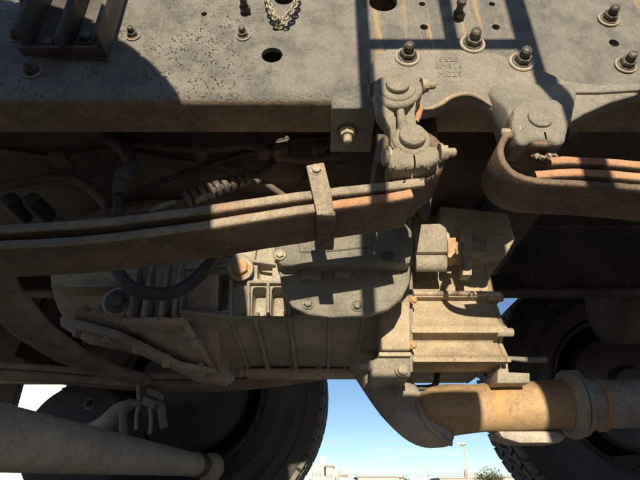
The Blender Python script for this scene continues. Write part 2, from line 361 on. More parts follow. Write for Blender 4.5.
# curved low crossmember at the left
pts = []
for px, py, Y in ((-45, 262, 0.60), (0, 292, 0.645), (40, 330, 0.75), (75, 356, 0.89), (110, 371, 1.06), (140, 379, 1.25)):
    pts.append(Vector((-0.46, Y, Zp(py, Y))))
fine = []
for i in range(len(pts) - 1):
    for k in range(4): fine.append(pts[i].lerp(pts[i + 1], k / 4))
fine.append(pts[-1])
sw = B(); sw.sweep(fine, 0.030, 0.012, Vector((1, 0, 0))); sw.build('crossmember', 'brown', frame, smooth=50)

# bolts through the web
for x, y, r in ((133, 36, 5), (243, 36, 5.2), (608, 20, 7.2), (625, 66, 7.4), (30, 11, 6.5), (33, 72, 6.5), (16, 38, 4)):
    bolt(frame, W(x, y, YW - 0.0005), NY, r * S(y, YW), wash=1.45)
for x, y, r in ((407, 58, 8.2), (472, 45, 8.2), (521, 63, 8.2)):
    bolt(frame, W(x, y, YW - 0.021), NY, r * S(y, YW - 0.02), wash=1.55)
# upright pressed bracket, upper left
YS = YW - 0.008
bk = B(); bk.pxprism([(26, 52), (103, 58), (118, -25), (60, -30)], YS, YW - 0.0005)
brk = bk.build('step_bracket', 'frame_dark', frame, 0.002)
for (bx0, tx0, w, dep) in ((22, 52, 14, 0.045), (62, 84, 12, 0.040), (103, 121, 6, 0.045)):
    b = B()
    yb_ = 54 if bx0 < 50 else 58
    zlo = W(bx0, yb_, YS).z; zhi = zlo + 0.34
    xl = W(bx0 + w / 2, yb_, YS).x
    b.box((xl, YS - dep / 2 + 0.001, (zlo + zhi) / 2), (0.007, dep, zhi - zlo))
    b.build('web_plate', 'frame_dark', brk, 0.0015)
b = B(); p0 = W(24, 54, YS); p1 = W(104, 59, YS)
b.box(((p0.x + p1.x) / 2, YS - 0.008, (p0.z + p1.z) / 2 + 0.003), (p1.x - p0.x, 0.017, 0.006)); b.build('foot_plate', 'frame_dark', brk, 0.0012)
for x, y in ((50, 46), (87, 40)): bolt(brk, W(x, y, YS - 0.0005), NY, 6 * S(y, YS), stud=False, wash=1.4, wmat='bolt')

# harness clips pushed into the web
for x, y in ((245, 12), (457, 18)):
    p = W(x, y, YW); s = S(y, YW)
    b = B(); b.cyl(p, p + NY * 0.012, 4.0 * s, 5.0 * s, 14); b.cyl(p + NY * 0.010, p + NY * 0.028, 3.4 * s, seg=14)
    b.cyl(p + NY * 0.026, p + NY * 0.033, 4.6 * s, seg=14); b.box(p + NY * 0.008 + Vector((0.004, 0, -0.004)), (0.012, 0.010, 0.006))
    b.build('harness_clip', 'bolt', frame, 0.0006, 1)

# spring hanger casting bolted on the web
YH = YW - 0.022
out = [(371, 64), (376, 55), (388, 48), (420, 49), (470, 49), (498, 53), (540, 68), (566, 80), (600, 84), (680, 80), (680, 97), (640, 93), (612, 101), (585, 113), (570, 122), (505, 118), (492, 108), (478, 98), (466, 95), (452, 98), (440, 106), (428, 110), (412, 108), (400, 100), (371, 96)]
hang = B().pxprism(out, YH, YW - 0.0008).build('hanger_bracket', 'cast', frame, 0.004, 3)
# ramped housing leading down to the spring pin
YP = 0.466
def hull(pts):
    b = B(); vs = [b.bm.verts.new(p) for p in pts]
    res = bmesh.ops.convex_hull(b.bm, input=vs)
    bmesh.ops.delete(b.bm, geom=[v for v in res['geom_interior'] if isinstance(v, bmesh.types.BMVert)], context='VERTS')
    bmesh.ops.dissolve_limit(b.bm, angle_limit=R(3), verts=b.bm.verts, edges=b.bm.edges)
    return b
hp = [W(x, y, Y) for x, y, Y in ((488, 92, YH - 0.002), (494, 84, YH - 0.003), (572, 83, YH - 0.003), (578, 90, YH - 0.002), (500, 94, YH - 0.010), (568, 90, YH - 0.012), (575, 98, YH - 0.008),
      (507, 108, YP + 0.010), (520, 101, YP + 0.014), (562, 101, YP + 0.014), (572, 108, YP + 0.010), (571, 124, YP + 0.008), (512, 124, YP + 0.008))]
hp += [Vector((p.x, YW - 0.002, p.z)) for p in hp]
hull(hp).build('shoulder', 'cast', hang, 0.005, 3)
b = B(); b.pxprism([(514, 106), (525, 98), (556, 98), (566, 105), (570, 122), (566, 141), (557, 144), (549, 140), (534, 139), (526, 144), (517, 142), (512, 124)], YP, YH - 0.002)
pinb = b.build('pin_housing', 'cast', hang, 0.010, 4)
p = W(540, 118, YP)
cut(pinb, [B().box((p.x + 0.001, YP + 0.02, W(541, 139, YP).z), (0.0026, 0.08, 0.022))])
b = B(); b.cyl(p + NY * -0.004, p + NY * 0.004, 12.5 * S(118, YP), seg=40); b.build('pin', 'cast', hang, 0.0015)
q = W(517, 134, YP + 0.012)
bolt(hang, q + Vector((0.001, 0, 0)), (-1, 0, 0.12), 7.8 * S(134, YP), mat='bolt_light', wash=1.3, name='clamp_bolt')
q = W(566, 135, YP + 0.014)
bolt(hang, q, (1, 0, 0), 6.0 * S(134, YP), mat='bolt', stud=True, wash=0, name='clamp_bolt')
b = B(); b.pxprism([(560, 87), (600, 87), (640, 85), (700, 82), (700, 86), (640, 89.5), (600, 92), (560, 92)], YH - 0.005, YH + 0.003); b.build('ridge', 'cast', hang, 0.0022, 3)
b = B(); b.tube([W(x, y - 1.0, YH - 0.0005) for x, y in ((424, 110), (432, 109), (441, 105), (452, 98), (466, 95), (478, 98), (492, 107))], [0.0015, 0.0032, 0.0036, 0.0034, 0.0036, 0.0034, 0.002], seg=10); b.build('lip', 'cast_rust', hang)
# raised casting numbers
for i, (txt, x, y, size) in enumerate((('J5825', 436, 61.5, 9), ('EM516', 435, 68, 9), ('M029', 438, 76.5, 10))):
    cu = bpy.data.curves.new('casting_mark', 'FONT'); cu.body = txt; cu.size = size * 1.02 * S(y, YH); cu.extrude = 0.0005; cu.space_character = 1.12
    cu.bevel_depth = 0.0002
    cu.materials.append(M['cast'])
    tmp = bpy.data.objects.new('casting_mark', cu); C.objects.link(tmp)
    dg = bpy.context.evaluated_depsgraph_get(); dg.update(); tm = bpy.data.meshes.new_from_object(tmp.evaluated_get(dg)); bpy.data.objects.remove(tmp)
    t = bpy.data.objects.new('casting_mark', tm)
    t.matrix_basis = Matrix.Translation(W(x, y, YH - 0.0004)) @ Matrix.Rotation(math.pi / 2, 4, 'X')
    link(t, hang)
# corner gusset that wraps under the rail
YG = YW - 0.006
b = B()
za, zbm = Zp(82, YG), Zp(101, YG)
xa, xb = W(332, 95, YG).x, W(377, 95, YG).x
b.prism([(xa, zbm), (xa, za - 0.012), (xa + 0.012, za), (xb, za + 0.006), (xb, zbm)], YG, YW - 0.0004)
b.box(((xa + xb) / 2 - 0.001, YG + 0.052, zbm - 0.004), (xb - xa, 0.104, 0.016))
gus = b.build('gusset', 'frame', frame, 0.004, 3)
pb = W(347, 124, 0.575); pb.z = zbm - 0.0125
bolt(gus, pb, (0, -0.12, -1), 7.2 * S(124, 0.575), mat='bolt_light', wash=1.45, wmat='bolt')
# wall of the hanger seen behind the shackle
b = B(); b.pxprism([(372, 100), (420, 104), (436, 112), (440, 150), (430, 215), (395, 180), (378, 140)], 0.575, 0.60); b.build('hanger_wall', 'frame_dark', frame, 0.004)

# ================================================================== SHACKLE
YK = 0.447; sk = S(110, YK)
sh = thing('spring_shackle', W(410, 175, YK), 'dusty cast shackle link hanging from the rail with two round pins', 'shackle')
b = B()
b.pxprism([(374, 80), (380, 76), (392, 73), (410, 74), (422, 80), (424, 90), (418, 98), (408, 104), (396, 106), (384, 103), (376, 97)], YK, YK + 0.030)
q_ = W(397, 88, YK); b.cyl((q_.x, YK + 0.02, q_.z), (q_.x, YH - 0.001, q_.z), 15 * sk, seg=32)
top = b.build('upper_clamp', 'shackle', sh, 0.005, 3)
p = W(397, 87, YK)
b = B(); b.cyl(p + NY * -0.004, p + NY * 0.003, 19.5 * sk, seg=48); b.build('collar', 'shackle', top, 0.003, 3)
b = B(); b.cyl(p + NY * -0.002, p + NY * 0.0095, 12.2 * sk, seg=40); b.build('pin', 'shackle', top, 0.002, 2)
bolt(sh, W(375, 90, YK + 0.02), (-1, 0, 0), 8.0 * sk, mat='bolt', stud=False, wash=0, name='clamp_bolt')
bolt(sh, W(421, 86, YK + 0.014), (1, 0, 0.1), 7.2 * sk, mat='bolt_light', wash=1.25, name='clamp_bolt')
# waisted link, two cheeks with a rib between
b = B()
b.pxprism([(376, 97), (383, 104), (389, 109), (394, 112), (396, 120), (397, 150), (391, 146), (391, 136), (390, 127), (385, 118), (378, 109)], YK + 0.005, YK + 0.030)
b.pxprism([(417, 96), (413, 106), (408, 112), (405, 120), (405, 150), (424, 146), (421, 136), (417, 126), (415, 114)], YK + 0.005, YK + 0.030)
b.pxprism([(389, 108), (412, 107), (420, 148), (392, 148)], YK + 0.018, YK + 0.028)
lk = b.build('link', 'shackle', sh, 0.004, 3)
b = B(); b.tube([W(400, 106, YK + 0.014), W(401, 116, YK + 0.009), W(404, 132, YK + 0.004)], [4.0 * sk, 4.2 * sk, 6 * sk], seg=14); b.build('rib', 'shackle', lk)
pl = W(412, 138, YK)
b = B(); b.cyl(pl + NY * -0.032, pl, 19 * sk, seg=44); b.build('lower_head', 'shackle', sh, 0.005, 3)
b = B()
b.pxprism([(389, 150), (396, 145), (428, 144), (439, 146), (441, 158), (434, 164), (393, 168), (388, 161)], YK + 0.002, YK + 0.045)
low = b.build('lower_clamp', 'shackle', sh, 0.006, 3)
cut(low, [B().box((W(415, 160, YK).x, YK + 0.02, W(415, 161, YK).z), (0.0022, 0.09, 0.030))])
b = B(); b.cyl(pl + NY * -0.004, pl + NY * 0.0085, 12.8 * sk, seg=40); b.build('pin', 'shackle', low, 0.002, 2)
bolt(sh, W(391, 157, YK + 0.012), (-1, 0, -0.1), 8.2 * sk, mat='bolt_light', stud=False, wash=1.25, name='clamp_bolt', roll=0.2)
bolt(sh, W(439, 153, YK + 0.012), (1, 0, 0.05), 7.6 * sk, mat='bolt_light', stud=True, wash=1.3, name='clamp_bolt')
# cracked rubber seal curling out at the sides
for pts in (((381, 108), (385, 118), (388, 128), (391, 133)), ((417, 100), (420, 108), (418, 116), (416, 122))):
    b = B(); b.tube([W(x, y, YK + 0.03) for x, y in pts], [0.002, 0.0035, 0.0045, 0.003], seg=8); b.build('seal', 'leaf_rust', sh)

def mud(parent, spots, n, spread, size, mat='leaf_grey', seed=1):
    """caked mud crumbs, too small to pick apart"""
    rnd = random.Random(seed); b = B()
    for k in range(n):
        x, y, Y = spots[k % len(spots)]
        p = W(x + rnd.gauss(0, spread), y + rnd.gauss(0, 1.1), Y + rnd.uniform(-0.004, 0.012))
        n0 = len(b.bm.verts); bmesh.ops.create_icosphere(b.bm, subdivisions=1, radius=size * rnd.uniform(0.5, 1.3), matrix=Matrix.Translation(p) @ Matrix.Rotation(rnd.uniform(0, 3), 4, 'Y') @ Matrix.Diagonal((rnd.uniform(.8, 1.6), 1, rnd.uniform(.5, .9), 1)))
        b.bm.verts.ensure_lookup_table()
        for v in b.bm.verts[n0:]: v.co += Vector((rnd.gauss(0, 1), rnd.gauss(0, 1), rnd.gauss(0, 1))) * size * 0.16
    o = b.build('mud', mat, parent, smooth=30); o['kind'] = 'stuff'; return o
mud(sh, [(394, 167, YK + 0.002), (408, 166.5, YK + 0.002), (424, 165, YK + 0.002), (436, 163, YK + 0.004)], 34, 3, 0.0018, 'shackle', 3)
mud(sh, [(384, 150, YK + 0.02), (388, 147, YK + 0.02)], 18, 2.2, 0.0018, 'shackle', 5)
mud(sh, [(417, 116, YK + 0.03), (388, 128, YK + 0.03)], 18, 1.6, 0.0022, 'leaf_grey', 8)

# ================================================================== LEAF SPRINGS
def leafpath(pxs, Y, dz=0.0):
    out = []
    P = [W(x, y, Y) for x, y in pxs]
    n = len(P)
    for i in range(n - 1):
        a, b_, c, d = P[max(i - 1, 0)], P[i], P[i + 1], P[min(i + 2, n - 1)]
        for k in range(5):
            t = k / 5
            v = 0.5 * ((2 * b_) + (c - a) * t + (2 * a - 5 * b_ + 4 * c - d) * t * t + (3 * b_ - a - 3 * c + d) * t ** 3)
            out.append(v + Vector((0, 0, dz)))
    out.append(P[-1] + Vector((0, 0, dz))); return out
YL = 0.47; LW = 0.038
spr = thing('leaf_spring', W(320, 200, YL + LW), 'rusty two-leaf spring with a clip, rising to the shackle', 'leaf spring', 'leaf springs')
up_px = [(-60, 232), (0, 228.5), (60, 225), (100, 222), (180, 212.5), (258, 201), (320, 192.5), (370, 187), (396, 184), (424, 180.5)]
lo_px = [(-60, 248), (0, 244.5), (60, 241.5), (100, 238), (180, 228), (258, 215.5), (320, 206), (370, 199), (390, 196.5), (412, 192)]
def shiftY(ps, dy): return [p + Vector((0, dy, 0)) for p in ps]
def two_tone(o, edge_mat, ny=0.45, edge2=None, x2=0.0):
    """side edges of a leaf carry grey dust, its flat faces are rusty brown"""
    o.data.materials.append(M[edge_mat])
    if edge2: o.data.materials.append(M[edge2])
    for p in o.data.polygons:
        if abs(p.normal.y) > ny: p.material_index = 2 if edge2 and p.center.x > x2 else 1
b = B(); b.sweep(shiftY(leafpath(up_px, YL), LW), LW, 0.0063); two_tone(b.build('leaf', 'spring', spr, smooth=60), 'leaf_grey')
b = B(); b.sweep(shiftY(leafpath(lo_px, YL), LW), LW, 0.0063); two_tone(b.build('leaf', 'spring', spr, smooth=60), 'leaf_grey', edge2='leaf_rust', x2=-0.005)
# eye rolled round the lower shackle pin
ey = W(411, 152, YL); ey.y = YL + LW
arc = [ey + Vector((0.036 * math.cos(a), 0, 0.034 * math.sin(a))) for a in [R(-100 + 300 * k / 22) for k in range(23)]]
b = B(); b.sweep(arc, LW - 0.001, 0.0075); b.build('eye', 'spring', spr, smooth=60)
# clip
YC = YL - 0.005
b = B()
b.pxprism([(306, 165), (324, 162), (331, 190), (334, 213), (317, 215), (312, 192)], YC - 0.006, YC)
clip = b.build('clip', 'leaf_grey', spr, 0.0015)
pz = W(326, 216, YC)
b = B(); b.box((pz.x, YC + LW + 0.001, pz.z + 0.001), (0.021, 2 * LW + 0.012, 0.006)); b.build('clip_strap', 'spring', clip, 0.0015)
bolt(clip, W(316.5, 170, YC - 0.0062), NY, 5.2 * S(170, YC), mat='bolt_light', stud=False, wash=0, roll=0.3)
b = B(); tpz = W(316, 168, YC); b.cyl((tpz.x, YC, tpz.z), (tpz.x, YC + 2 * LW + 0.01, tpz.z), 0.005, seg=12); b.build('clip_tube', 'spring', clip)
# straw caught on the spring
# right hand spring
YR = 0.464; LR = 0.034
sp2 = thing('leaf_spring', W(600, 175, YR + LW), 'rusty leaf spring at right with its thick rolled eye around the hanger pin', 'leaf spring', 'leaf springs')
upr = [(551, 160), (566, 159), (585, 160), (620, 162), (660, 166), (720, 172), (800, 184)]
lor = [(536, 174), (560, 172), (580, 171.5), (620, 174), (660, 178), (720, 185), (800, 197)]
b = B(); b.sweep(shiftY(leafpath(upr, YR), LR), LR, 0.0056); two_tone(b.build('leaf', 'spring', sp2, smooth=60), 'leaf_rust')
b = B(); b.sweep(shiftY(leafpath(lor, YR), LR), LR, 0.0058); two_tone(b.build('leaf', 'spring', sp2, smooth=60), 'leaf_rust')
wr = [(512, 133), (507, 135), (503.5, 140), (501, 149), (503, 159), (509, 168), (517, 174), (528, 178), (543, 180.5), (570, 182), (620, 185), (680, 191), (800, 210)]
b = B(); b.sweep(shiftY(leafpath(wr, YR), LR), LR, 0.0042); b.build('wrapper_leaf', 'spring', sp2, smooth=60)
ey = W(541, 119, YR); ey.y = YR + LR
arc = [ey + Vector((0.030 * math.cos(a), 0, 0.030 * math.sin(a))) for a in [2 * math.pi * k / 24 for k in range(25)]]
b = B(); b.sweep(arc, LR - 0.006, 0.006); b.build('eye', 'spring', sp2, smooth=60)
mud(sp2, [(538, 156, YR + 0.004), (545, 157, YR + 0.004), (552, 157, YR + 0.006)], 40, 3, 0.0026, 'leaf_grey', 11)
mud(spr, [(250, 242, YL + 0.05), (232, 246, YL + 0.05), (262, 238, YL + 0.05)], 14, 5, 0.002, 'leaf_grey', 12)
# far spring
YS2 = 1.34
sp3 = thing('leaf_spring', W(240, 386, YS2), 'dark leaf spring on the far side, low behind the gearbox', 'leaf spring', 'leaf springs')
fs = [(-60, 371), (0, 375), (60, 379), (110, 383.5), (160, 386), (240, 384.5), (330, 373), (390, 360)]
for k, dz in enumerate((0.0, 0.02)):
    b = B(); b.sweep(leafpath(fs, YS2, dz), 0.04, 0.0095); b.build('leaf', 'brown', sp3, smooth=60)

# ================================================================== GEARBOX
YGB = 0.785
gb = thing('gearbox', W(300, 372, 0.95), 'dusty alloy gearbox casing with ribs, cover plate and ribbed bell housing', 'gearbox')
def gsec(px, bot, ytop=205, inset=0.0, Xr=None):
    X = Xp(px, 300, YGB)
    z0 = Zp(318, YGB); k = (z0 - Zp(bot, 1.05)) / (1.05 - YGB)
    prof = [(1.16, Zp(120, 1.0)), (0.90, Zp(120, 1.0)), (0.815 + inset, Zp(ytop, YGB) + 0.02), (YGB + inset, Zp(ytop + 22, YGB)), (YGB + inset, z0 + 0.006),
            (YGB + 0.008 + inset, z0 - 0.002), (YGB + 0.07 + inset, z0 - 0.07 * k), (YGB + 0.17 + inset, z0 - 0.17 * k), (1.05, Zp(bot, 1.05)), (1.16, Zp(bot, 1.05) + 0.06)]
    return [Vector((X, y, z)) for y, z in prof]
b = B(); b.loft([gsec(181, 372), gsec(215, 374), gsec(250, 370), (gsec(300, 371)), gsec(360, 372), gsec(409, 373)])
main = b.build('main_case', 'alu', gb)
pk = []
for x0, y0, x1, y1, dep in ((189, 274, 227, 311, 0.05), (253, 287, 265, 316, 0.03), (272, 287, 286, 316, 0.03), (258, 262, 272, 280, 0.02)):
    c = B(); a_, c_ = W(x0, y0, YGB), W(x1, y1, YGB)
    c.box(((a_.x + c_.x) / 2, YGB - 0.02 + (dep + 0.02) / 2 , (a_.z + c_.z) / 2), (c_.x - a_.x, dep + 0.04, a_.z - c_.z))
    es = [e for e in c.bm.edges]; bmesh.ops.bevel(c.bm, geom=es, offset=0.006, segments=3, affect='EDGES', profile=0.5)
    pk.append(c)
cut(main, pk)
# rear (left) tail case, oily
def tsec(px, bot, ytop, inset=0.0):
    X = Xp(px, 300, YGB)
    prof = []
    for k in range(15):
        a = R(100 + 200 * k / 14)
        prof.append((0.955 + (0.955 - YGB - inset) * math.cos(a), (Zp(ytop, 0.9) + Zp(bot, 0.9)) / 2 + (Zp(ytop, 0.9) - Zp(bot, 0.9)) / 2 * math.sin(a)))
    return [Vector((X, y, z)) for y, z in prof]
b = B(); b.loft([tsec(26, 318, 215, 0.035), tsec(58, 328, 205, 0.02), tsec(72, 331, 200, 0.012), tsec(120, 342, 195, 0.004), tsec(128, 346, 195, -0.004), tsec(150, 357, 195, -0.004), tsec(185, 372, 195, -0.004), tsec(216, 377, 195, -0.002)])
tail = b.build('tail_case', 'alu_dirty', gb)
for px in (134, 148, 165, 178):
    X = Xp(px, 300, YGB)
    b = B(); b.box((X, YGB + 0.010, (Zp(232, YGB) + Zp(318, YGB)) / 2), (0.007, 0.05, Zp(232, YGB) - Zp(318, YGB))); b.build('rib', 'alu', tail, 0.002)
b = B(); b.box((Xp(155, 318, YGB), YGB + 0.02, Zp(321, YGB)), (Xp(187, 318, YGB) - Xp(125, 318, YGB), 0.05, 0.012)); b.build('ledge', 'alu_dirty', tail, 0.003)
b = B(); b.box((Xp(85, 287, YGB), YGB + 0.03, Zp(284, YGB)), (Xp(116, 287, YGB) - Xp(42, 287, YGB), 0.05, 0.006)); b.build('ledge', 'alu_dirty', tail, 0.002)
for px in (82, 97):
    b = B(); b.box((Xp(px, 306, YGB), YGB + 0.008, Zp(307, YGB)), (0.014, 0.03, 0.007)); b.build('tab', 'alu', tail, 0.0015)
# oily flange strip along the lower edge
fe = [(60, 329), (90, 334), (120, 341), (150, 354), (180, 368), (216, 373)]
b = B(); b.pxprism([(x, y - 13 + 0.05 * (x - 60)) for x, y in fe] + [(x, y - 3 + 0.02 * (x - 60)) for x, y in fe[::-1]], 0.872, 1.0); sump = b.build('sump_flange', 'alu_dirty', gb, 0.002)
for x, y in ((75, 334), (105, 340), (135, 350), (165, 364), (200, 373)):
    b = B(); p = W(x, y - 5, 0.875); b.cyl(p + Vector((0, 0.012, -0.012)), p + Vector((0, 0.012, 0.012)), 0.008, seg=6); b.build('sump_bolt', 'alu_dirty', sump, 0.001, 1)
b = B(); b.tube([W(182, 312, 0.788), W(187, 326, 0.795), W(196, 340, 0.815), W(206, 356, 0.85), W(214, 371, 0.90)], [0.005, 0.006, 0.007, 0.006, 0.005], seg=10); b.build('seam_bead', 'alu_dirty', tail)
for x, y in ((188, 333), (196, 343)):
    bolt(tail, W(x, y, 0.81), (0.2, -1, -0.3), 0.007, mat='alu_dirty', stud=False, wash=1.4, wmat='alu_dirty')

# raised ribs of the case wall
def rib(x0, y0, x1, y1, w=3.2, d=0.012, mat='alu', par=None):
    a_, c_ = W(x0, y0, YGB), W(x1, y1, YGB); ww = w * S((y0 + y1) / 2, YGB)
    v = c_ - a_; ang = math.atan2(v.z, v.x)
    b = B(); b.box(((a_.x + c_.x) / 2, YGB - d / 2 + 0.001, (a_.z + c_.z) / 2), (v.length + ww * 0.6, d, ww), Matrix.Rotation(-ang, 3, 'Y'))
    return b.build('rib', mat, par or main, 0.0022, 2)
for r_ in ((182, 313, 236, 319, 4), (236, 319, 294, 320, 4), (249, 284, 294, 284, 3.2), (249, 284, 249, 318, 3.2), (268.5, 284, 268.5, 318, 3.2), (290, 284, 290, 318, 3.2),
           (184, 270, 232, 267, 3), (232, 262, 232, 318, 3.6), (184, 270, 182, 312, 3.6), (258, 238, 254, 262, 3), (247, 262, 275, 266, 3), (272, 240, 276, 262, 3), (200, 252, 232, 256, 2.6)):
    rib(*r_)
# ribs that run down the underside of the case
for px, off in ((233, 0.007), (258, 0.015), (291, 0.012), (330, 0.005), (363, 0.007)):
    prof = gsec(px, 372)[4:9]
    X = prof[0].x; b = B()
    outer = [(p.y - off, p.z - off * 0.7) for p in prof]; inner = [(p.y + 0.01, p.z + 0.008) for p in prof]
    b.prism_x(outer + inner[::-1], X - 0.0035, X + 0.0035); b.build('rib', 'alu', main, 0.0012)
# flange along the bottom
b = B(); a_, c_ = W(300, 316, YGB), W(409, 316, YGB)
b.box(((a_.x + c_.x) / 2, 1.05, Zp(371, 1.03) - 0.002), (c_.x - W(200, 316, YGB).x + 0.08, 0.06, 0.012)); b.build('flange', 'alu_dirty', gb, 0.003)
for k in range(7):
    px = 215 + k * 26
    b = B(); b.cyl((Xp(px, 371, 1.03), 1.03, Zp(371, 1.03) - 0.012), (Xp(px, 371, 1.03), 1.03, Zp(371, 1.03) + 0.01), 0.008, seg=8); b.build('stud', 'alu_dirty', gb, 0.001, 1)
# cover plate
up = [(274, 240), (278, 232), (330, 205), (400, 195), (411, 205), (413, 250), (410, 263), (282, 265), (275, 258)]
b = B(); b.pxprism(up, 0.640, 0.70); cov = b.build('cover_plate', 'cover', gb, 0.004, 3)
lowc = [(278, 262), (411, 260), (410, 282), (402, 298), (388, 309), (366, 315), (332, 317), (308, 314), (292, 306), (282, 292)]
b = B(); b.pxprism(lowc, 0.668, 0.684); b.build('lower_flange', 'cover', cov, 0.004, 3)
b = B(); b.pxprism([(292, 258), (404, 258), (400, 282), (384, 294), (312, 296), (296, 286)], 0.6845, YGB - 0.002); b.build('spacer', 'alu', cov, 0.004)
for x0, y0, x1, y1 in ((301, 267, 321, 279), (334, 266, 352, 276)):
    a_, c_ = W(x0, y0, 0.657), W(x1, y1, 0.657)
    b = B(); b.box(((a_.x + c_.x) / 2, 0.664, (a_.z + c_.z) / 2), (c_.x - a_.x, 0.016, a_.z - c_.z)); b.build('boss', 'cover', cov, 0.004, 3)
b = B(); b.pxprism([(296, 234), (340, 222), (372, 218), (372, 246), (340, 250), (300, 252)], 0.636, 0.643); b.build('raised_panel', 'cover', cov, 0.003, 3)
for x, y, Y in ((280, 255, 0.640), (388, 257, 0.640), (308, 304, 0.668), (357, 306, 0.668)):
    bolt(cov, W(x, y, Y - 0.0003), NY, 4.6 * S(y, Y), mat='bolt_light' if x < 300 else 'bolt', stud=False, wash=1.35, wmat='cover')
# two case bolts
b = B(); p = W(241, 270, YGB); b.cyl(p + NY * -0.01, p + NY * 0.016, 13.5 * S(270, YGB), seg=32); bs = b.build('bolt_boss', 'alu', gb, 0.004, 3)
bolt(bs, W(241, 270, YGB - 0.0163), NY, 8 * S(270, YGB), mat='rust_bolt', stud=False, wash=1.5, wmat='washer', roll=0.1)
b = B(); p = W(119, 303, YGB); b.cyl(p + NY * -0.03, p + NY * 0.012, 15 * S(303, YGB), seg=32); bs = b.build('bolt_boss', 'alu_dirty', gb, 0.004, 3)
bolt(bs, W(118, 302, YGB - 0.0123), NY, 8.5 * S(303, YGB), mat='bolt', stud=False, wash=1.45, wmat='bolt')
# bell housing: stepped profile along the truck
Xa, Xb = Xp(411, 330, 0.79), Xp(503, 330, 0.79)
prof_px = [(232, 0.835), (262, 0.826), (291, 0.818), (293, 0.804), (297, 0.802), (300, 0.818), (322, 0.800), (326, 0.789), (333, 0.786), (334, 0.808), (343, 0.822), (355, 0.808), (357, 0.799), (362, 0.797), (364, 0.825), (371, 0.875), (374, 0.96)]
yz = [(Y, Zp(py, Y)) for py, Y in prof_px]
yz = [(1.14, Zp(205, 0.9)), (0.87, Zp(215, 0.87))] + yz + [(1.05, Zp(374, 0.96)), (1.14, Zp(350, 0.96))]
bell = B().prism_x(yz, Xa, Xb).build('bell_housing', 'alu_rusty', gb, 0.0025, 2)
# end flange of the bell housing
yzf = [(y - 0.012 if y < 1.0 else y, z - (0.004 if z < Zp(360, 0.9) else 0)) for y, z in yz]
b = B(); b.prism_x([(y + 0.002, z) for y, z in yz], Xb + 0.0005, Xb + 0.009); b.build('end_flange', 'alu_rusty', bell, 0.002)
for py, Y in ((296, 0.802), (331, 0.787)):
    b = B(); zz = Zp(py, Y); b.cyl((Xb - 0.01, Y + 0.008, zz), (Xb + 0.018, Y + 0.008, zz), 0.0075, seg=14); b.build('lug', 'alu', bell, 0.0015)
b = B(); b.cyl((Xa + 0.002, 0.802, Zp(293, 0.802)), (Xb + 0.012, 0.802, Zp(294, 0.802)), 0.0046, seg=12); b.build('breather_pipe', 'alu_dirty', bell)
b = B(); b.pxprism([(498, 372), (503, 350), (507, 352), (509, 372), (530, 373), (530, 383), (497, 383)], 0.83, 0.90); b.build('mount_tab', 'alu', bell, 0.002)
b = B(); b.pxprism([(474, 384), (500, 381), (548, 382.5), (552, 386), (480, 387)], 0.90, 0.95); b.build('mount_plate', 'cast', bell, 0.002)
# joint flange with drain boss
b = B(); b.pxprism([(379, 312), (384, 306), (410, 300), (411, 350), (382, 350)], 0.772, 0.83); jf = b.build('joint_boss', 'alu_rusty', gb, 0.004, 3)
b = B(); b.pxprism([(406, 232), (413, 232), (413, 372), (405, 372)], 0.792, 0.86); b.build('joint_flange', 'alu', gb, 0.002)
b = B(); b.pxprism([(379, 352), (411, 352), (411, 356), (379, 356)], 0.782, 0.84); b.build('joint_lip', 'alu_dirty', gb, 0.001)
b = B(); b.pxprism([(371, 361), (377, 357), (411, 357), (411, 378), (376, 380), (371, 376)], 0.790, 0.86); dr = b.build('drain_elbow', 'alu', gb, 0.006, 3)
b = B(); p = W(374, 366, 0.80); b.cyl(p, p + Vector((-0.024, 0, 0.001)), 0.010, 0.0055, 16); b.build('nozzle', 'alu', dr, 0.0015)
p = W(401, 371, 0.79); bolt(dr, p, (0.25, -1, 0), 0.009, mat='bolt_light', stud=False, wash=1.2)
for py in (300, 345): bolt(jf, W(413, py, 0.775), (0.3, -1, 0), 0.006, mat='rust_bolt', stud=False, wash=0)
# actuator box with its solenoid
ac = B().pxprism([(415, 224), (440, 223), (447, 228), (448, 252), (415, 252)], 0.735, 0.80).build('actuator', 'alu', gb, 0.003, 2)
b = B(); pa, pc = W(416, 260, 0.745), W(447, 260, 0.745); b.cyl(pa + Vector((0, 0.012, 0)), pc + Vector((0, 0.012, 0)), 0.0155, seg=28); b.build('solenoid', 'alu', ac, 0.002)
b = B(); b.pxprism([(448, 238), (456, 237), (457, 259), (448, 257)], 0.742, 0.775); b.build('connector', 'rust_bolt', ac, 0.002)
b = B(); b.pxprism([(448, 242), (486, 239), (487, 251), (448, 255)], 0.765, 0.81); b.build('shift_rail', 'alu', ac, 0.002)
b = B(); b.pxprism([(464, 222), (473, 222), (472, 275), (463, 275)], 0.76, 0.785); b.build('bracket', 'alu_dirty', gb, 0.0015)
b = B(); b.pxprism([(440, 205), (508, 212), (516, 238), (506, 256), (496, 260), (450, 260), (440, 256)], 0.80, 1.0); b.build('selector_case', 'alu_dirty', gb, 0.006, 3)
# rear propeller-shaft boss lit rod at right of the bell housing
b = B(); b.tube([W(506, 358, 0.90), W(530, 360, 0.90), W(546, 360, 0.90)], [0.0035, 0.0055, 0.007], seg=12); b.build('clutch_lever', 'cast', gb)
# drain hose under the casing
dh = B(); dh.tube([W(402, 388, 0.93), W(425, 388, 0.93), (W(434, 386, 0.93)), W(437, 378, 0.93), W(437, 368, 0.94)], 0.0058, seg=12)
tag(dh.build('breather_hose', 'rubber'), 'thin black hose curling under the bell housing against the sky', 'hose')

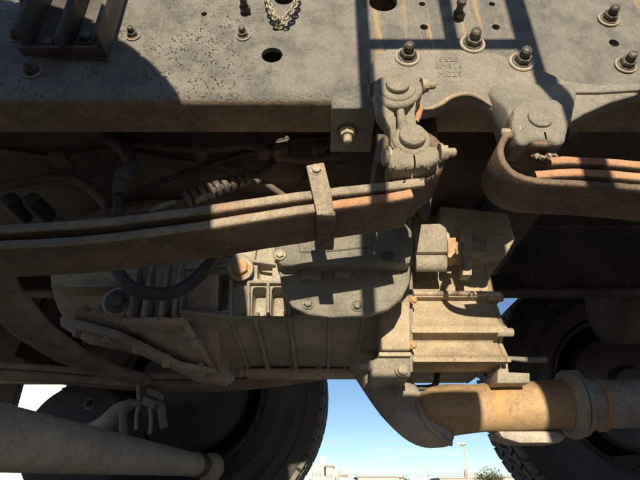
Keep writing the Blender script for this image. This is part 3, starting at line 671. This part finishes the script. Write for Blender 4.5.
# dark engine mass above and behind the gearbox
en = thing('engine_block', (0.0, 0.955, 0.8), 'dark engine mass in deep shade above the gearbox', 'engine')
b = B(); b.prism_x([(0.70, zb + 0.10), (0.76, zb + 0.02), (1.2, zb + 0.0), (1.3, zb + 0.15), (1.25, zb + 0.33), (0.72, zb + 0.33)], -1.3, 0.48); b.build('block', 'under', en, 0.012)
for k in range(7):
    X = -1.1 + k * 0.2; b = B(); b.box((X, 0.70, zb + 0.17), (0.012, 0.03, 0.16)); b.build('rib', 'under', en, 0.003)
for x in (8, 30):
    b = B(); p = W(x, 199, 0.72); b.cyl(p + Vector((0, 0.06, 0)), p, 0.018, 0.015, 18); b.build('core_plug', 'rubber', en, 0.004, 3)

# ================================================================== HOSES
hs = thing('rubber_hose', W(120, 200, 0.68), 'thick black hose hanging from a hex fitting and looping below the spring', 'hose')
b = B(); b.tube([W(121, 188, 0.66), W(119, 205, 0.66), W(116, 225, 0.67), W(113, 250, 0.69), W(118, 272, 0.70), W(132, 288, 0.70), W(155, 294, 0.70), W(180, 290, 0.70), W(201, 274, 0.71), (W(216, 255, 0.73)), W(226, 235, 0.75)], 6.6 * S(280, 0.70), seg=18); b.build('tube', 'rubber', hs)
b = B(); b.cyl(W(125, 172, 0.655), W(122, 182, 0.655), 9.5 * S(175, 0.655), seg=6); b.cyl(W(121.5, 182, 0.655), W(120, 196, 0.655), 7.6 * S(190, 0.655), seg=18); b.build('fitting', 'frame_dark', hs, 0.001)
b = B(); b.tube([W(126, 174, 0.655), W(131, 164, 0.66), W(124, 148, 0.67), W(108, 135, 0.70)], [0.012, 0.010, 0.014, 0.016], seg=12); b.build('elbow', 'frame_dark', hs)
lv = thing('control_cable', W(190, 200, 0.72), 'ribbed cable sleeve with clamp running behind the spring', 'cable')
a_, c_ = W(168, 206, 0.70), W(262, 172, 0.74)
b = B(); b.tube([W(100, 212, 0.69), a_, c_, W(300, 158, 0.76)], 0.006, seg=12); b.build('core', 'under', lv)
for k in range(9):
    t = k / 9 * 0.72 + 0.18; p = a_.lerp(c_, t); d = (c_ - a_).normalized()
    b = B(); b.cyl(p - d * 0.0053, p + d * 0.0053, 0.0150 - 0.0003 * k, seg=18); b.build('sleeve_ring', 'frame_dark' if k > 3 else 'spring', lv, 0.0022, 3)
b = B(); b.tube([W(150, 211, 0.68), W(164, 205, 0.68), W(176, 202, 0.68)], [0.003, 0.005, 0.004], seg=10); b.build('cable_end', 'leaf_grey', lv)
b = B(); b.tube([W(196, 202, 0.66), W(206, 196, 0.66), W(215, 196, 0.66)], [0.004, 0.005, 0.004], seg=12); b.build('lever', 'leaf_grey', lv)

wl = thing('wiring_loom', W(270, 150, 0.68), 'wrapped wiring loom and pipes tangled behind the side rail', 'wiring loom')
for k, (pts, rad, mt) in enumerate(((((60, 120), (120, 140), (200, 150), (250, 146), (300, 160), (345, 150), (400, 120)), 0.011, 'under'), (((140, 190), (180, 175), (225, 160), (262, 150), (290, 140), (330, 136)), 0.008, 'rubber'), (((255, 182), (275, 165), (284, 150), (290, 134)), 0.012, 'under'),
        (((-40, 148), (0, 150), (60, 158), (110, 150), (170, 160), (240, 170), (290, 200)), 0.009, 'under'), (((-40, 190), (10, 185), (50, 178), (80, 182), (105, 205), (110, 225)), 0.014, 'under'), (((296, 200), (305, 178), (320, 160), (345, 165), (365, 150), (390, 120)), 0.010, 'under'))):
    b = B(); b.tube([W(x, y, 0.69 + 0.012 * k) for x, y in pts], rad * 0.62, seg=12); b.build('pipe', mt, wl)
for x, y in ((262, 152), (281, 152), (60, 158), (320, 150), (200, 152)):
    b = B(); b.box(W(x, y, 0.69), (0.026, 0.034, 0.020), Matrix.Rotation(x * 0.1, 3, 'Y')); b.build('tie', 'under', wl, 0.004)

# small chain hooked on the rail
ch = thing('chain', W(280, 24, 0.515), 'short looped chain hanging against the top of the side rail', 'chain')
def chain_link():
    b = B(); pts = []
    ring = []
    for k in range(14):
        a = 2 * math.pi * k / 14
        c = Vector((0.62 * math.cos(a), 0, 1.0 * math.sin(a)))
        n = Vector((math.cos(a), 0, math.sin(a)))
        ring.append([c + (n * math.cos(q) + Vector((0, 1, 0)) * math.sin(q)) * 0.26 for q in [2 * math.pi * j / 6 for j in range(6)]])
    b.loft(ring + [ring[0]], caps=False); bmesh.ops.remove_doubles(b.bm, verts=b.bm.verts, dist=0.001)
    return b.mesh('link', 'washer', smooth=80)
clm = chain_link()
left = [(267, -12), (267, -4), (269, 4), (272, 12), (276, 19)]; right = [(297, -12), (297, -4), (295, 4), (291, 12), (284, 19)]
for strand in (left, right):
    P = leafpath(strand, 0.512); tot = 0; k = 0
    for i in range(0, len(P) - 1, 2):
        d = (P[min(i + 2, len(P) - 1)] - P[i])
        o = bpy.data.objects.new('link', clm); p = (P[i] + P[min(i + 2, len(P) - 1)]) / 2
        q = d.to_track_quat('Z', 'Y').to_matrix().to_4x4()
        o.matrix_basis = Matrix.Translation(p) @ q @ Matrix.Rotation(R(20 + 80 * (k % 2)), 4, 'Z') @ Matrix.Diagonal((0.0072, 0.0072, d.length * 0.80, 1)); link(o, ch); k += 1
bolt(ch, W(279, 26, YW - 0.001), NY, 0.0072, mat='bolt_light', stud=True, wash=1.3, name='anchor_bolt')

# ================================================================== EXHAUST
YE = 0.90; se = S(405, YE)
ex = thing('exhaust_pipe', W(520, 430, YE), 'rust-stained steel exhaust pipe with clamp flange under the gearbox', 'exhaust pipe')
b = B(); b.tube([W(352, 330, 0.99), W(374, 366, 0.97), W(398, 400, 0.93), W(420, 424, 0.905), W(440, 432, 0.90), W(452, 436, 0.90)], [25 * se, 25 * se, 24 * se, 20 * se, 15 * se, 8.5 * se], seg=28); b.build('downpipe', 'exhaust_dark', ex)
b = B(); b.tube([W(418, 413, YE), W(432, 411, YE), W(450, 409.5, YE), W(480, 408, YE), W(530, 405.5, YE), W(566, 404, YE)], [13 * se, 22.5 * se, 24.5 * se, 22.3 * se, 23.3 * se, 24.5 * se], seg=36); b.build('pipe', 'exhaust', ex)
b = B(); b.tube([W(416, 398, YE - 0.012), W(420, 410, YE - 0.036), W(428, 424, YE - 0.040), W(440, 436, YE - 0.030), W(451, 444, YE - 0.008)], [0.003, 0.0042, 0.0036, 0.0044, 0.004], seg=10); b.build('weld_bead', 'exhaust_dark', ex)
b = B(); b.tube([W(578, 404, YE), W(596, 404, YE), W(600, 404, YE), W(660, 403, YE), W(760, 402, YE)], [24.5 * se, 24.5 * se, 23 * se, 23.5 * se, 23.5 * se], seg=36); b.build('pipe', 'exhaust_dark', ex)
b = B()
for x0, x1, r0, r1 in ((563, 568, 27, 33), (568, 573, 33, 33), (575, 579, 31, 31), (579, 584, 31, 26)):
    b.cyl(W(x0, 404, YE), W(x1, 404, YE), r0 * se, r1 * se, 40)
fl = b.build('flange', 'exhaust_dark', ex, 0.001, 1)
b = B(); b.cyl(W(573, 404, YE), W(575, 404, YE), 29 * se, seg=40); b.build('gasket', 'under', fl)
b = B(); b.cyl(W(594, 404, YE), W(600, 404, YE), 26 * se, seg=40); b.build('weld_ring', 'leaf_rust', ex, 0.002)
b = B(); b.pxprism([(560, 374), (566, 370), (578, 370), (584, 376), (584, 384), (560, 384)], YE - 0.01, YE + 0.012); b.build('clamp_lug', 'exhaust_dark', fl, 0.003)
b = B(); b.pxprism([(498, 431), (556, 431), (568, 436), (560, 443), (520, 443), (503, 438)], YE - 0.012, YE + 0.05); b.build('hanger_saddle', 'exhaust_dark', ex, 0.003)
# the propeller shaft shroud dark behind the pipe
# ================================================================== TIE ROD
tr = thing('tie_rod', W(120, 460, 0.8), 'thick dusty round tie rod running from the lower left to the far wheel', 'tie rod')
XT = -0.355; zt0 = Zp(440, 0.57); zt1 = Zp(466, 1.62)
b = B(); b.cyl((XT, 0.40, zt0 + 0.0), (XT, 1.56, zt1), 0.0355, 0.030, 40); b.build('tube', 'rod', tr)
b = B(); b.cyl((XT, 1.50, zt1), (XT, 1.57, zt1), 0.0345, seg=36); b.build('clamp', 'frame_dark', tr, 0.004)
b = B(); b.cyl((XT, 1.56, zt1), (XT, 1.70, zt1), 0.029, 0.022, 24); b.ball((XT, 1.72, zt1), 0.045); b.build('rod_end', 'rod', tr)

# brake hose junction near the far wheel
jx = thing('hose_junction', W(145, 400, 1.3), 'tan hose junction block with curved hoses behind the tie rod', 'hose junction')
b = B(); b.pxprism([(147, 386), (159, 391), (158, 399), (146, 394)], 1.28, 1.33); b.pxprism([(143, 395), (157, 401), (152, 409), (141, 404)], 1.27, 1.33); b.build('block', 'cast', jx, 0.004)
for pts, r in ((((141, 404), (130, 404), (123, 414), (124, 436)), 0.010), (((140, 403), (137, 412), (136, 430)), 0.005), (((152, 404), (160, 404), (162, 416), (164, 428)), 0.010), (((150, 408), (151, 420), (150, 434)), 0.005), (((139, 385), (139, 395), (140, 404)), 0.006)):
    b = B(); b.tube([W(x, y, 1.29) for x, y in pts], r, seg=10); b.build('hose', 'cast' if r > 0.008 else 'rod', jx)
b = B(); b.tube([W(134, 403, 1.31), W(118, 410, 1.31), W(104, 424, 1.33), W(88, 432, 1.36)], [0.012, 0.018, 0.022, 0.02], seg=12); b.build('hose', 'rod', jx)

bc = thing('brake_chamber', W(75, 440, 1.5), 'dark round brake chamber in the lower left gap behind the tie rod', 'brake chamber')
p = W(75, 440, 1.5); rc = 57 * S(440, 1.5)
b = B(); b.cyl(p, p + Vector((0, 0.12, 0)), rc, seg=48); b.build('body', 'tyre', bc, 0.02, 4)
b = B(); b.cyl(p + Vector((0, 0.05, 0)), p + Vector((0, 0.075, 0)), rc + 0.008, seg=48); b.build('clamp_ring', 'frame_dark', bc, 0.003)
bolt(bc, p + Vector((0.02, 0, 0.10)), NY, 0.011, stud=True)

# ================================================================== WHEELS
RW = 0.5
def make_wheel(c):
    cx, cy, cz = c
    w = thing('wheel', c, 'x', 'wheel', 'truck wheels')
    prof = [(0.285, -0.11), (0.30, -0.128), (0.34, -0.138), (0.345, -0.1415), (0.352, -0.1415), (0.356, -0.139), (0.40, -0.142), (0.404, -0.146), (0.410, -0.146), (0.414, -0.142), (0.436, -0.139), (0.440, -0.143), (0.448, -0.142), (0.452, -0.137), (0.470, -0.130), (0.484, -0.118), (0.487, -0.10), (0.487, 0.10), (0.484, 0.118), (0.470, 0.130), (0.40, 0.142), (0.34, 0.138), (0.30, 0.128), (0.285, 0.11)]
    ty = B().lathe_y([(r, cy + y) for r, y in prof], cx, cz, 96).build('tyre', 'tyre', w, smooth=50)
    b = B(); N = 58
    for row, yc in enumerate((-0.0975, -0.0475, 0.0, 0.0475, 0.0975)):
        hw = 0.0215 if abs(yc) < 0.09 else 0.0225
        for k in range(N):
            a0 = 2 * math.pi * (k + (0.5 if row % 2 else 0)) / N; da = 2 * math.pi / N * 0.40
            r0 = 0.480; r1 = RW if abs(yc) < 0.09 else RW - 0.003
            vs = []
            for rr in (r0, r1):
                for sa, sy in ((-1, -1), (1, -1), (1, 1), (-1, 1)):
                    a = a0 + sa * da + sy * 0.016 * (1 if row % 2 else -1)
                    vs.append(b.bm.verts.new((cx + rr * math.cos(a), cy + yc + sy * hw, cz + rr * math.sin(a))))
            for f in ((4, 5, 6, 7), (0, 1, 5, 4), (1, 2, 6, 5), (2, 3, 7, 6), (3, 0, 4, 7)): b.bm.faces.new([vs[i] for i in f])
    bmesh.ops.recalc_face_normals(b.bm, faces=b.bm.faces)
    o = b.build('tread', 'tread', ty, smooth=20); o['kind'] = 'stuff'
    B().lathe_y([(0.29, cy - 0.10), (0.275, cy - 0.115), (0.262, cy - 0.10), (0.255, cy + 0.06), (0.10, cy + 0.09), (0.0001, cy + 0.09)], cx, cz, 64).build('rim', 'frame_dark', w)
    B().lathe_y([(0.0001, cy - 0.15), (0.07, cy - 0.15), (0.09, cy - 0.12), (0.20, cy - 0.115), (0.212, cy - 0.10), (0.212, cy + 0.05), (0.1, cy + 0.06)], cx, cz, 64).build('brake_drum', 'tyre', w)
    return w
def copy_tree(src, parent=None, delta=None):
    c = src.copy(); C.objects.link(c)
    if parent:
        c.parent = parent; c.matrix_parent_inverse = src.matrix_parent_inverse.copy()
    for k in list(src.children): copy_tree(k, c)
    return c
w0 = make_wheel((-0.47, 1.95, RW)); w0['label'] = 'dark tyre at left, its tread edge against the blue sky'
w0.rotation_euler.z = R(-4.5)
for loc, lab in (((1.15, 1.95, RW), 'dark tyre with blocky tread at lower right behind the exhaust pipe'),
                 ((-0.63, -0.21, RW), 'near left wheel just outside the view, shading the rail'),
                 ((0.868, -0.21, RW), 'near right wheel just outside the view, shading the exhaust')):
    c = copy_tree(w0); c.location = loc; c.rotation_euler.z = 0; c['label'] = lab

# ================================================================== BODY ABOVE, MUDGUARDS, SKIRT, STEP
ZF = zb + 0.40
bd = thing('truck_bed', (0, 0.955, ZF), 'dark truck bed floor closing off the top in shade', 'truck bed')
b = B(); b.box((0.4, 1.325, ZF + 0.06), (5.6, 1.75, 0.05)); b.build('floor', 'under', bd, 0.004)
for k in range(8):
    b = B(); b.box((-2.1 + k * 0.7, 1.325, ZF), (0.07, 1.7, 0.07)); b.build('bearer', 'under', bd, 0.004)
for k in range(2):
    b = B(); b.box((0.4, YW + 0.036 + k * 0.78, zb + 0.26 + 0.052), (5.2, 0.07, 0.10)); b.build('sill', 'under', bd, 0.004)
def mudguard(cx, label, r=0.60, a0=12, a1=168, y0=1.66, y1=2.14):
    b = B(); rings = []
    for k in range(25):
        a = R(a0 + (a1 - a0) * k / 24)
        rings.append([Vector((cx + q * math.cos(a), y, RW + q * math.sin(a))) for q, y in ((r, y0), (r, y1), (r - 0.05, y1), (r - 0.05, y1 - 0.006), (r - 0.006, y1 - 0.006), (r - 0.006, y0))])
    b.loft(rings); tag(b.build('mudguard', 'under'), label, 'mudguard', 'mudguards')
mudguard(1.15, 'dark curved mudguard over the right far tyre', a0=-5, a1=128)
mudguard(-0.47, 'dark curved mudguard over the left far tyre', a0=60, a1=172)
sk_ = thing('side_skirt', (-1.5, 2.12, 0.55), 'dark side skirt panel beyond the left far wheel', 'side skirt')
zsk = Zp(381, 2.1)
b = B(); b.box((-1.75, 2.12, (zsk + ZF) / 2), (2.2, 0.04, ZF - zsk)); b.build('panel', 'under', sk_, 0.004)
b = B(); xs = Xp(18, 395, 2.05); b.box((xs - 0.3, 2.05, 0.60), (0.6, 0.05, 0.9)); b.build('mud_flap', 'under', sk_, 0.004)
b = B(); b.box((Xp(30, 383, 2.0), 2.0, Zp(380, 2.0)), (0.42, 0.10, 0.02)); b.build('lower_lip', 'rod', sk_, 0.003)
b = B(); b.box((-0.45, 2.14, (ZF + 0.75) / 2 + 0.20), (0.9, 0.04, ZF - 0.75)); b.build('panel', 'under', sk_, 0.004)
# tank on the far side over the right wheel
tk = thing('air_tank', (1.2, 1.5, zb), 'dark cylindrical air tank in shade on the far rail at right', 'air tank')
b = B(); b.cyl((0.95, 1.50, zb + 0.02), (1.9, 1.50, zb + 0.02), 0.12, seg=36); b.ball((0.95, 1.5, zb + 0.02), 0.12, (0.4, 1, 1)); b.build('shell', 'under', tk, smooth=60)
for X in (1.1, 1.6):
    b = B(); b.cyl((X - 0.02, 1.5, zb + 0.02), (X + 0.02, 1.5, zb + 0.02), 0.124, seg=36); b.build('strap', 'brown', tk)

# hanging step behind the camera whose shadow falls across the rail
YSTEP = -0.30
st = thing('hanging_step', (0.19, YSTEP, 0.6), 'slim metal step frame hung from the bed edge, just outside the view', 'step')
dy = YW - YSTEP; up_ = dy * math.tan(SUN_EL); lx = -dy * math.tan(SUN_AZ)
x1 = W(363, 30, YW).x + lx; x2 = W(448, 20, YW).x + lx; x3 = W(520, 20, YW).x + lx
zr = Zp(45, YW) + up_
for X, zlo, w_ in ((x1, 0.36, 0.022), (x3, 0.57, 0.034), (x2, zr, 0.022)):
    b = B(); b.box((X, YSTEP, (zlo + ZF + 0.03) / 2), (w_, 0.012, ZF + 0.03 - zlo)); b.build('stringer', 'frame_dark', st, 0.001)
for X in (x1, x3):
    b = B(); b.box((X, (YSTEP + 0.47) / 2, ZF + 0.05), (0.02, 0.47 - YSTEP + 0.01, 0.03)); b.build('arm', 'frame_dark', st, 0.001)
b = B(); b.box(((x1 + x3) / 2, YSTEP + 0.013, zr), (x3 - x1, 0.012, 0.023)); b.build('rung', 'frame_dark', st, 0.001)

xr = Xp(470, 410, YE) - (YE - YSTEP) * math.tan(SUN_AZ)
b = B(); b.box(((x1 + xr) / 2, YSTEP + 0.02, ZC + 0.262), (xr - x1 + 0.02, 0.02, 0.105)); b.build('shadow_plate', 'frame_dark', st, 0.002)  # unseen plate added to the step to shade the downpipe and pipe end

# ================================================================== FAR BACKGROUND
def house(px0, px1, py_top, Y, depth, mat, label, cat='building', group='far buildings', roof=None, wins=0):
    a_, c_ = W(px0, py_top, Y), W(px1, py_top, Y); zt = a_.z
    t = thing('building', ((a_.x + c_.x) / 2, Y, 0), label, cat, group)
    b = B(); b.box(((a_.x + c_.x) / 2, Y + depth / 2, zt / 2), (c_.x - a_.x, depth, zt)); b.build('wall', mat, t)
    if roof:
        b = B(); b.box(((a_.x + c_.x) / 2, Y + depth / 2 - 0.2, zt + 0.18), (c_.x - a_.x + 0.8, depth + 0.8, 0.36)); b.build('roof', roof, t)
    for k in range(wins):
        x = a_.x + (c_.x - a_.x) * (k + 0.5) / wins
        b = B(); b.box((x, Y - 0.02, zt * 0.62), ((c_.x - a_.x) / wins * 0.45, 0.1, zt * 0.2)); b.build('window', 'glass', t)
    return t
house(-60, 75, 379, 13.0, 6, 'white', 'bright white wall seen through the gap at lower left', group=None)
house(318, 326, 457, 118, 10, 'white', 'tall white block beside the left tyre, highest of the far buildings')
house(311, 322, 464, 110, 8, 'cream', 'cream block half hidden by the left tyre', wins=3)
house(326, 333, 467, 108, 8, 'cream', 'cream block right of the white one, with a dark flat roof', roof='shed', wins=2)
house(333, 338, 471, 112, 8, 'cream', 'narrow cream block stepping down to the right', wins=1)
house(339, 346, 476.5, 120, 8, 'white', 'lowest white block at the right end of the row', roof='shed')
house(358, 402, 478, 150, 14, 'cream', 'long low shed with brown roof below the pale sky', roof='shed')
house(440, 480, 479, 170, 14, 'cream', 'long low shed between the poles and the tree', roof='shed')
house(503, 514, 478, 140, 12, 'cream', 'small house beside the right tyre', roof='shed')
def pole(px, py, Y, r, label, arm=None, lamp=False):
    p = W(px, py, Y); t = thing('utility_pole', (p.x, Y, 0), label, 'pole', 'far poles')
    b = B(); b.cyl((p.x, Y, 0), (p.x, Y, p.z), r * 1.3, r, 12); b.build('post', 'concrete', t)
    for dz in (arm or ()):
        b = B(); b.box((p.x, Y, p.z - dz), (2.2, 0.15, 0.14)); b.build('crossarm', 'concrete', t)
    if lamp:
        b = B(); b.box((p.x - 0.5, Y, p.z + 0.1), (1.4, 0.3, 0.16)); b.ball((p.x - 0.2, Y, p.z - 0.1), 0.36, (1.4, 1, 0.7), 10); b.build('lamp_head', 'zinc', t)
        b = B(); b.box((p.x - 0.3, Y, p.z - 4.6), (0.5, 0.4, 1.2)); b.build('transformer', 'shed', t)
pole(464, 444, 90, 0.11, 'tallest pole with a lamp head, below the exhaust', lamp=True)
pole(427, 466, 120, 0.13, 'shorter pole with a crossarm left of the tallest one', arm=(0.5,))
pole(418, 473, 160, 0.12, 'small distant pole left of the crossarm pole')
pole(339, 470, 118, 0.16, 'thin mast beside the cream buildings')
pole(492.5, 474, 120, 0.12, 'short post in front of the round tree')
b = B()
for k in range(3):
    pts = [W(330 + i * 32, 474 + k * 1.6 + 0.9 * math.sin(i * 1.1), 125) for i in range(7)]
    b.tube(pts, 0.022, seg=5, sub=3)
tag(b.build('power_lines', 'under'), 'thin power lines strung between the far poles', 'power lines', kind='stuff')
def tree(px, py, Y, w, label, n=900):
    p = W(px, py, Y); t = thing('tree', (p.x, Y, 0), label, 'tree', 'far trees')
    b = B(); b.cyl((p.x, Y, 0), (p.x, Y, p.z * 0.7), w * 0.07, w * 0.04, 10)
    for k in range(5):
        a = k * 1.3; b.cyl((p.x, Y, p.z * 0.5), (p.x + w * .35 * math.cos(a), Y + w * .35 * math.sin(a), p.z * 0.8), w * .03, w * .012, 7)
    b.build('trunk', 'bark', t)
    b = B(); rnd = random.Random(int(px))
    for k in range(n):
        c0 = Vector((rnd.gauss(0, .27), rnd.gauss(0, .27), rnd.gauss(0, .22)))
        if c0.length > 0.55: continue
        c = Vector((p.x + c0.x * w, Y + c0.y * w, p.z - w * 0.36 + c0.z * w)); s = w * rnd.uniform(.025, .06)
        d1 = Vector((rnd.uniform(-1, 1), rnd.uniform(-1, 1), rnd.uniform(-1, 1))).normalized(); d2 = d1.orthogonal().normalized()
        b.bm.faces.new([b.bm.verts.new(c + d1 * s), b.bm.verts.new(c + d2 * s * .7), b.bm.verts.new(c - d1 * s), b.bm.verts.new(c - d2 * s * .7)])
    b.build('crown', 'leaves', t)
tree(488, 471, 110, 6.0, 'round green tree beside the right tyre')
tree(405, 477, 130, 3.2, 'small dark tree at the end of the long shed', 500)
